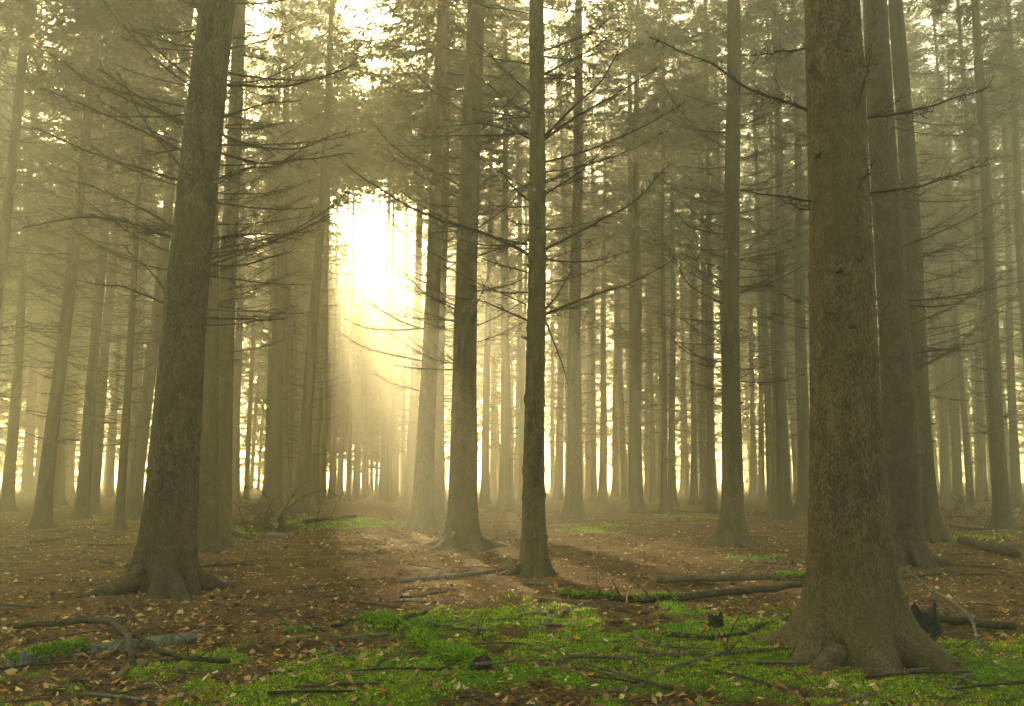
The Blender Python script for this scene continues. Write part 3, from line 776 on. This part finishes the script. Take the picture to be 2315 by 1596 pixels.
fallen('fallen_branch', [(2150, 1192), (2200, 1198), (2260, 1198)], 8, 'hazy dark stick near the right edge', M_dark_wood, 40)

# small sticks strewn about, copies of a few shapes
def third(x, d): return 'left' if x / d < -.2 else 'right' if x / d > .2 else 'middle'
def strewn_sticks():
    rng = np.random.default_rng(31); shapes = []
    for k in range(7):
        P = limb_path(rng.uniform(.25, .6), 0, 0, 7, rng, .12); P[:, 2] = .006 + .012 * np.sin(np.linspace(0, 3, 7))
        P -= P.mean(0) * [1, 1, 0]
        mb = MB(); mb.add(*tube(P, rng.uniform(.005, .011) * np.linspace(1, .5, 7), 5, True, .08, rng)); shapes.append(mb.mesh('broken_stick', [M_stick, M_dark_wood, M_grey_wood][k % 3]))
    for k in range(170):
        d = 4.6 * (5.2 ** rng.random()); x = rng.uniform(-.62, .62) * d
        si = int(rng.integers(7))
        o = link('broken_stick', shapes[si], None, (x, d, float(gz_full(x, d)) + .004), (rng.normal(0, .06), rng.normal(0, .08), rng.normal(0, .55) + (math.pi if rng.random() < .5 else 0)), rng.uniform(.7, 1.5))
        lab = 'short %s stick lying on %s in the %s third of the %s floor' % (['brown', 'dark', 'grey'][si % 3], 'green moss' if moss(np.array([x]), np.array([d]))[0] > .3 else 'brown litter', third(x, d), 'near' if d < 9 else 'hazier')
        tag(o, lab, 'stick', lab.replace(' stick lying', ' sticks lying'))
strewn_sticks()

# ------------------------------------------------------------------ brushwood, thickets, stumps
def brush_pile():
    rng = np.random.default_rng(61)
    c = on_ground(600, 1204)
    root = empty('brushwood_heap', c); tag(root, 'heap of dead arching brushwood round a dark snag beside the reddish spruce', 'brushwood')
    s = c[1] / FPX
    def loc(x, y, dy=0): return at_depth(x, y, c[1] + dy) - c
    arcs = [[(632, 1190), (650, 1150), (690, 1120), (735, 1108), (775, 1128)], [(625, 1180), (655, 1130), (680, 1095), (705, 1086)], [(620, 1180), (600, 1120), (560, 1098), (530, 1110)],
            [(630, 1200), (560, 1150), (515, 1140), (500, 1180)], [(710, 1200), (722, 1150), (732, 1112)], [(690, 1185), (715, 1180), (738, 1195), (740, 1212)], [(690, 1205), (698, 1170), (690, 1140)],
            [(610, 1195), (560, 1180), (510, 1186)], [(640, 1190), (690, 1180), (720, 1190)], [(600, 1200), (570, 1140), (545, 1120)], [(560, 1205), (540, 1150), (520, 1125)], [(590, 1200), (610, 1140), (640, 1110)]]
    for k, a in enumerate(arcs):
        dy = rng.uniform(-.6, .6)
        P = resample([loc(x, y, dy * i / (len(a) - 1)) for i, (x, y) in enumerate(a)], 10)
        mb = MB(); add_branch(mb, P, .018, rng, per_m=14, sub=3, tl=.35, sides=5, twig_r=.006, droop=.3)
        link('branch', mb.mesh('branch', M_twig, False), root)
    mb = MB()
    k = 900; x = rng.normal(590, 55, k); base = np.array([loc(a, b, e) for a, b, e in zip(x, rng.uniform(1130, 1212, k) + np.abs(x - 580) * .15, rng.uniform(-1, 1, k))])
    base[:, 2] = np.maximum(base[:, 2], .0)
    d = nrm(rng.normal(0, 1, (k, 3)) * [1, 1, .6] + [0, 0, -.3]); L = rng.uniform(.15, .6, k)[:, None]
    mb.add(*twigs(base, base + d * L * .5 + rng.normal(0, .04, (k, 3)), base + d * L - [0, 0, .05], .004))
    o = link('twigs', mb.mesh('twigs', M_twig, False), root); o['kind'] = 'stuff'
    P = resample([loc(636, 1206), loc(637, 1185), loc(640, 1160)], 6); P[0, 2] -= .1
    mb = MB(); mb.add(*tube(P, .12 * np.array([1.15, 1, .95, .9, .85, .6]), 10, True, .08, rng)); link('snag', mb.mesh('snag', M_dark_wood), root)
brush_pile()
fallen('fallen_log', [(604, 1212), (635, 1214), (662, 1208)], 12, 'pale short log lying at the foot of the dead brushwood', M_grey_wood, 41, 0, 0, 0, 'log')
def upright_twig(name, pts, depth_of, r, label, seed, cat='twig', material=None):
    rng = np.random.default_rng(seed)
    g = on_ground(*depth_of); W_ = [at_depth(x, y, g[1]) for x, y in pts]; W_[0][2] = min(W_[0][2], float(gz_full(W_[0][0], W_[0][1]))) - .01
    P = resample(np.array(W_) - g, 8); mb = MB(); mb.add(*tube(P, r * np.linspace(1, .4, 8), 5, True, .05, rng))
    return tag(link(name, mb.mesh(name, material or M_stick), None, g), label, cat)
upright_twig('dead_sapling', [(742, 1186), (755, 1150), (772, 1120), (793, 1092)], (742, 1190), .016, 'bare sapling stem rising at a slant from the raised dark log', 1, 'sapling', M_twig)
upright_twig('weed_stalk', [(1749, 1322), (1749, 1295), (1747, 1264)], (1749, 1326), .007, 'pale dead stem standing upright at the upper pole', 2, 'stalk')
upright_twig('weed_stalk', [(1818, 1334), (1821, 1300), (1826, 1268)], (1820, 1336), .007, 'dark forked stem standing where the two poles meet', 3, 'stalk', M_twig)
upright_twig('weed_stalk', [(237, 1430), (240, 1390), (226, 1340)], (237, 1440), .005, 'thin pale grass like stem left of the thick mossy trunk base', 4, 'stalk', M_grey_wood)
upright_twig('weed_stalk', [(246, 1425), (258, 1360), (252, 1320)], (246, 1436), .005, 'thin grey stem next to the pale grass like stem', 5, 'stalk', M_grey_wood)
upright_twig('weed_stalk', [(168, 1420), (182, 1375), (186, 1340)], (168, 1428), .005, 'yellowish dead stem above the arched branch', 6, 'stalk')
upright_twig('weed_stalk', [(2120, 1396), (2118, 1360), (2112, 1330)], (2120, 1400), .006, 'pale stem standing in front of the black stump', 7, 'stalk', M_grey_wood)
upright_twig('weed_stalk', [(1416, 1356), (1418, 1340), (1428, 1322)], (1448, 1362), .010, 'broken pale stub standing beside the moss topped pole', 8, 'stalk', M_cap)

def stump(px, py, wpx, hpx, label, seed, material, extra=None):
    rng = np.random.default_rng(seed); g = on_ground(px, py); s = g[1] / FPX; r = wpx / 2 * s; h = hpx * s
    root = empty('tree_stump', g); n, m = 22, 10
    a = np.arange(n) * 2 * math.pi / n; top = h * (.55 + .6 * fbm(np.cos(a) * 2 + seed, np.sin(a) * 2, 3, 2) + rng.normal(0, .10, n))
    V = []
    for k in range(m):
        f = k / (m - 1); rr = r * (1 + .55 * math.exp(-f * 5)) * (1 - .18 * f)
        V.append(np.stack([np.cos(a) * rr * (1 + .12 * np.cos(5 * a) * (1 - f)), np.sin(a) * rr * (1 + .1 * np.cos(4 * a) * (1 - f)), top * f - .03], 1))
    V.append(np.stack([np.cos(a) * r * .35, np.sin(a) * r * .35, np.full(n, h * .55)], 1))
    V = np.concatenate(V); i = np.arange(m)[:, None] * n; j = np.arange(n)[None]; k = (j + 1) % n
    q = np.stack([i + j, i + k, i + n + k, i + n + j], -1).reshape(-1, 4)
    e = m * n; T = np.concatenate([q[:, [0, 1, 2]], q[:, [0, 2, 3]], np.stack([np.full(n - 2, e), e + np.arange(1, n - 1), e + np.arange(2, n)], 1)])
    link('stump_wood', mk_mesh('stump_wood', V + np.c_[rng.normal(0, .004, (len(V), 3))], T, material), root)
    for (dx, col, sz) in (extra or []):
        mb = MB(); b_ = np.linspace(0, math.pi, 7)
        V2 = np.concatenate([[[0, 0, 0]], np.stack([np.cos(b_) * sz, -np.sin(b_) * sz * .3, .35 * sz + np.sin(b_) * sz * 1.5], 1)])
        mb.add(V2, np.stack([np.zeros(6, int), np.arange(1, 7), np.arange(2, 8)], 1), col); o = link('orange_leaf', mb.mesh('orange_leaf', M_leaf, False), root, (dx * r, -r * 1.25, .0))
    return tag(root, label, 'stump')
M_black = bark('charred_wood', (.008, .006, .005), (.035, .027, .018), (.02, .03, .008), 70, .9, .3)
stump(1618, 1424, 36, 44, 'small black jagged stump on moss with orange leaves at its foot', 71, M_black, [(-1.5, (.55, .16, .02), .03), (1.3, (.62, .26, .03), .028)])
stump(2088, 1430, 66, 72, 'black rotten stump partly hidden by the nearest big trunk', 72, M_black)
stump(1722, 1166, 34, 14, 'low distant stump right of the lone straight spruce', 73, M_dark_wood)
stump(1532, 1180, 16, 10, 'tiny dark stump in the litter behind the small black stump', 74, M_dark_wood)

def dead_bush(px, py, w, h, label, seed, n=12):
    rng = np.random.default_rng(seed); g = on_ground(px, py); s = g[1] / FPX
    root = empty('dead_bush', g)
    for k in range(n):
        a = rng.uniform(0, 6.28); L = h * s * rng.uniform(.7, 1.5)
        P = limb_path(L, rng.uniform(.7, 1.3), rng.uniform(-1.3, -.2), 8, rng, .12)
        o = rng.normal(0, w * s * .35, 2)
        P = np.stack([P[:, 0] * math.cos(a) - P[:, 1] * math.sin(a) + o[0], P[:, 0] * math.sin(a) + P[:, 1] * math.cos(a) + o[1], P[:, 2] - .04], 1)
        mb = MB(); add_branch(mb, P, .010, rng, per_m=10, sub=2, tl=.4, sides=4, twig_r=.004)
        link('stem', mb.mesh('stem', M_twig, False), root)
    return tag(root, label, 'bush')
dead_bush(2180, 1172, 120, 90, 'tangled leafless bush right of the half hidden spruce', 81, 18)
dead_bush(2262, 1196, 90, 110, 'leafless twiggy bush at the right edge under the leaning spruce', 82, 14)
dead_bush(2130, 1140, 90, 50, 'low leafless bush on the rise behind the tangled one', 83, 12)
dead_bush(2230, 1134, 130, 55, 'far leafless thicket below the three spruces on the rise', 84, 16)
dead_bush(130, 1130, 110, 50, 'low dead bush behind the leaning pole at the far left', 85, 14)
dead_bush(235, 1136, 110, 45, 'low dead bush behind the paired spruces', 86, 14)
dead_bush(330, 1126, 90, 40, 'low dead bush in the gap left of the thick mossy trunk', 87, 12)
dead_bush(1740, 1122, 120, 30, 'far low scrub between the dark bole and lone straight spruce', 88, 12)

# ------------------------------------------------------------------ cones, mushrooms, single leaves
def cone_mesh():
    mb = MB(); n = 15; t = np.linspace(0, 1, n)
    a = np.arange(10) * 2 * math.pi / 10
    prof = np.sin(np.clip(t, .02, .98) * math.pi) ** .55 * .019
    P = np.stack([t * .13 - .065, t * 0, t * 0], 1)
    V, T = tube(P, prof * (1 + .16 * (np.arange(n) % 2)), 10, True)
    mb.add(V, T); return mb.mesh('spruce_cone', M_cone, False)
M_cone = bark('cone_scales', (.05, .022, .014), (.20, .095, .06), (.1, .06, .04), 90, .8, .2)
CONE = cone_mesh()
for (x, y, a, lab) in [(1393, 1414, .05, 'reddish spruce cone lying on moss right of the bent branch'), (1438, 1428, .3, 'dark spruce cone just below the reddish one'), (690, 1462, 1.0, 'spruce cone on litter at the lower left'), (868, 1438, .2, 'brown spruce cone near the head of the mossy log'), (1510, 1472, -.5, 'spruce cone beside the short peeling stick')]:
    g = on_ground(x, y); tag(link('spruce_cone', CONE, None, (g[0], g[1], float(gz_full(g[0], g[1])) + .016), (0, 0, a), 1.0), lab, 'cone', 'spruce cones on the floor')
M_mush = plain('mushroom_cap', (.42, .27, .17), .6); M_mush2 = plain('mushroom_stem', (.5, .42, .32), .7)
def mushroom(x, y, s, lab):
    g = on_ground(x, y); g[2] = float(gz_full(g[0], g[1])); root = empty('mushroom', g)
    t = np.linspace(0, 1, 6); mb = MB(); mb.add(*tube(np.stack([t * .004, t * 0, t * .05 * s - .01], 1), .009 * s * (1.2 - .3 * t), 8, True)); link('stem', mb.mesh('stem', M_mush2), root)
    b_ = np.linspace(0, math.pi / 2, 6); P = np.stack([b_ * 0 + .004, b_ * 0, .036 * s + np.sin(b_) * .017 * s], 1)
    mb = MB(); mb.add(*tube(P, np.maximum(np.cos(b_), .05) * .027 * s, 12, True)); link('cap', mb.mesh('cap', M_mush), root)
    tag(root, lab, 'mushroom', 'mushrooms in the moss')
for x, y, s, lab in [(1720, 1402, 1.2, 'tan mushroom in moss between small stump and big trunk'), (1700, 1408, .9, 'smaller brown mushroom left of the tan one'), (1832, 1414, 1.3, 'tan mushroom against the foot of the nearest big trunk'), (1768, 1460, .9, 'whitish button mushroom above the mossy foot of the big trunk')]:
    mushroom(x, y, s, lab)
def leaf_shape(seed, col):
    rng = np.random.default_rng(seed); n = 15; a = np.linspace(0, 2 * math.pi, n, endpoint=False)
    r = .034 * (1 + .38 * np.cos(5 * a) * (np.cos(a) > -.6) + rng.normal(0, .08, n))
    V = np.concatenate([[[0, 0, .006]], np.stack([np.cos(a) * r, np.sin(a) * r * .85, .010 + .012 * np.cos(2 * a + seed) + rng.normal(0, .003, n)], 1)])
    T = np.stack([np.zeros(n, int), 1 + np.arange(n), 1 + (np.arange(n) + 1) % n], 1)
    mb = MB(); mb.add(V, T, np.array(col) * rng.uniform(.85, 1.15)); return mb.mesh('fallen_leaf', M_leaf, True)
LCOL = [((.48, .38, .16), 'pale yellow', 3), ((.55, .17, .03), 'orange red', 2), ((.30, .17, .08), 'brown', 3), ((.47, .33, .17), 'tan', 3)]
def leaves():
    rng = np.random.default_rng(91)
    sets = [[leaf_shape(10 * i + k, c) for k in range(m)] for i, (c, nme, m) in enumerate(LCOL)]
    marked = [(405, 1392, 0, 1.5, 'large pale star shaped leaf below the thick mossy trunk'), (340, 1384, 0, 1.2, 'greenish pale leaf left of the large star shaped leaf'), (1262, 1432, 1, 1.5, 'orange leaf glowing in the sunlit moss'),
              (663, 1292, 1, 1.1, 'orange red leaf in brown litter right of the thick mossy trunk'), (484, 1303, 1, 1.1, 'orange leaf close beside the thick mossy trunk'), (1768, 1248, 1, 1.4, 'orange red leaf in litter behind the upper pole'), (2232, 1450, 1, 1.6, 'orange leaf at the lower right edge'), (700, 1478, 3, 1.3, 'curled tan leaf at lower left')]
    for x, y, ci, s, lab in marked:
        g = on_ground(x, y); tag(link('fallen_leaf', sets[ci][0], None, (g[0], g[1], float(gz_full(g[0], g[1])) + .012), (rng.normal(0, .2), rng.normal(0, .2), rng.uniform(0, 6)), s), lab, 'leaf')
    for k in range(280):
        d = 4.7 * (2.9 ** rng.random()); x = rng.uniform(-.6, .6) * d; ci = rng.choice(4, p=[.2, .08, .37, .35])
        o = link('fallen_leaf', sets[ci][rng.integers(len(sets[ci]))], None, (x, d, float(gz_full(x, d)) + .008), (rng.normal(0, .3), rng.normal(0, .3), rng.uniform(0, 6)), rng.uniform(.55, 1.15))
        lab = 'small %s fallen leaf on %s in the %s third of the floor' % (LCOL[ci][1], 'green moss' if moss(np.array([x]), np.array([d]))[0] > .3 else 'brown litter', third(x, d))
        tag(o, lab, 'leaf', lab.replace(' leaf on', ' leaves on'))
leaves()

# ------------------------------------------------------------------ what nobody could count: litter, moss, ferny tufts
def litter():
    rng = np.random.default_rng(93)
    mb = MB(); k = 40000
    d = 4.2 * (9.0 ** rng.random(k)); x = rng.uniform(-.66, .66, k) * d
    keep = rng.random(k) > .72 * moss(x, d); d, x = d[keep], x[keep]; k = len(d)
    c = np.stack([x, d, gz_full(x, d) + .006], 1)
    s = (.008 + .036 * rng.random(k) ** 2)[:, None] * np.where(d > 15, 1.3, 1)[:, None]
    a = rng.uniform(0, 6.28, k); u = np.stack([np.cos(a), np.sin(a), rng.normal(0, .35, k)], 1); v = np.stack([-np.sin(a), np.cos(a), rng.normal(0, .35, k)], 1)
    asp = rng.uniform(.35, .9, k)[:, None]
    V = np.stack([c - u * s, c + v * s * asp + [0, 0, .004], c + u * s + UP * s * rng.uniform(0, .6, (k, 1)), c - v * s * asp + [0, 0, .004]], 1).reshape(-1, 3)
    i = np.arange(k)[:, None] * 4; T = np.concatenate([i + [[0, 1, 2]], i + [[0, 2, 3]]])
    pal = np.array([[.10, .050, .019], [.19, .100, .036], [.29, .175, .066], [.46, .34, .16], [.045, .024, .012], [.42, .15, .02]])
    col = pal[rng.choice(6, k, p=[.28, .27, .18, .11, .12, .04])] * rng.uniform(1.0, 2.0, (k, 1))
    mb.add(V, T, np.repeat(col, 4, 0))
    o = link('leaf_litter', mb.mesh('leaf_litter', M_leaf, False)); o['kind'] = 'stuff'; tag(o, 'brown leaf litter and bark flakes covering the forest floor', 'litter')
    mb = MB(); k = 30000
    d = 4.2 * (7.0 ** rng.random(k)); x = rng.uniform(-.66, .66, k) * d
    c = np.stack([x, d, gz_full(x, d) + .004], 1); L = (rng.uniform(.03, .16, k) ** 1.0)[:, None]; a = rng.normal(0, .8, k)
    u = np.stack([np.cos(a), np.sin(a), rng.normal(.08, .16, k)], 1)
    V, T = twigs(c, c + u * L * .5 + np.array([0, 0, .006]) + rng.normal(0, .004, (k, 3)), c + u * L, rng.uniform(.0012, .0034, k))
    col = np.array([[.10, .07, .042]]) * rng.uniform(.3, 2.0, (k, 1)); mb.add(V, T, np.repeat(col, 7, 0))
    o = link('twig_litter', mb.mesh('twig_litter', M_leaf, False)); o['kind'] = 'stuff'; tag(o, 'fine dead twigs and needles scattered over the forest floor', 'litter')
litter()
def moss_tufts():
    rng = np.random.default_rng(95); k = 420000
    d = 4.0 * (9.0 ** rng.random(k)); x = rng.uniform(-.66, .66, k) * d
    m = moss(x, d); keep = rng.random(k) < m ** 1.2; d, x, m = d[keep], x[keep], m[keep]; k = len(d)
    c = np.stack([x, d, gz_full(x, d) - .004], 1)
    h = (rng.uniform(.010, .036, k) * np.clip(d / 8, .8, 2.2))[:, None]
    dirn = nrm(np.stack([rng.normal(0, .7, k), rng.normal(0, .55, k), np.ones(k)], 1))
    a = rng.uniform(0, 6.28, k); s = np.stack([np.cos(a), np.sin(a), 0 * a], 1) * h * .26
    V = np.stack([c - s, c + s, c + dirn * h], 1).reshape(-1, 3)
    hue = np.clip((fbm(x * 1.3, d * 1.3, 71, 3)[:, None] - .5) * 2.2 + .5, 0, 1)
    col = (np.array([[.14, .32, .014]]) * (1 - hue) + np.array([[.38, .42, .025]]) * hue) * rng.uniform(.5, 1.5, (k, 1))
    mb = MB(); mb.add(V, np.arange(k * 3).reshape(-1, 3), np.repeat(col, 3, 0))
    o = link('moss', mb.mesh('moss', M_moss, False)); o['kind'] = 'stuff'; tag(o, 'bright green moss cushions spread over the foreground', 'moss')
    print('MOSS', k)
moss_tufts()
def fern_tuft(px, py, label, seed, n=26, L=.16):
    rng = np.random.default_rng(seed); g = on_ground(px, py); g[2] = float(gz_full(g[0], g[1])); mb = MB()
    for k in range(n):
        a = rng.uniform(0, 6.28); l = L * rng.uniform(.6, 1.1); P = limb_path(l, rng.uniform(.7, 1.3), -1.4, 6, rng, .1)
        P = np.stack([P[:, 0] * math.cos(a) - P[:, 1] * math.sin(a), P[:, 0] * math.sin(a) + P[:, 1] * math.cos(a), P[:, 2]], 1) + np.append(rng.normal(0, .05, 2), 0)
        w = np.array([.2, .8, 1, .8, .5, .05])[:, None] * .016; s = np.array([-math.sin(a), math.cos(a), 0])
        V = np.concatenate([P - s * w, P + s * w]); i = np.arange(5)
        mb.add(V, np.concatenate([np.stack([i, i + 1, i + 7], 1), np.stack([i, i + 7, i + 6], 1)]), np.array([.09, .20, .025]) * rng.uniform(.7, 1.3))
    tag(link('leafy_plant', mb.mesh('leafy_plant', M_moss, False), None, g), label, 'plant')
fern_tuft(662, 1428, 'small bright green leafy plant at the lower left of the mossy log', 1)
fern_tuft(640, 1412, 'tiny green plant behind the small bright leafy one', 2, 12, .1)

# ------------------------------------------------------------------ mist
hz = bpy.data.materials.new('mist'); hz.use_nodes = True
nt = hz.node_tree; nt.nodes.remove(nt.nodes['Principled BSDF'])
pv = nt.nodes.new('ShaderNodeVolumePrincipled')
pv.inputs['Color'].default_value = (1.0, .97, .76, 1)
pv.inputs['Density'].default_value = .0074
pv.inputs['Anisotropy'].default_value = .74
nt.links.new(pv.outputs[0], nt.nodes['Material Output'].inputs['Volume'])
hz.cycles.homogeneous_volume = True
x0, x1, y0, y1, z0, z1 = -175, 175, -46, 236, -2.0, 42
V = [(x, y, z) for z in (z0, z1) for y in (y0, y1) for x in (x0, x1)]
Q = [(0, 2, 3, 1), (4, 5, 7, 6), (0, 1, 5, 4), (2, 6, 7, 3), (0, 4, 6, 2), (1, 3, 7, 5)]
hm = bpy.data.meshes.new('haze'); hm.from_pydata(V, [], Q); hm.materials.append(hz)
ho = link('haze', hm); ho['kind'] = 'stuff'; tag(ho, 'pale morning mist filling the whole wood', 'mist')
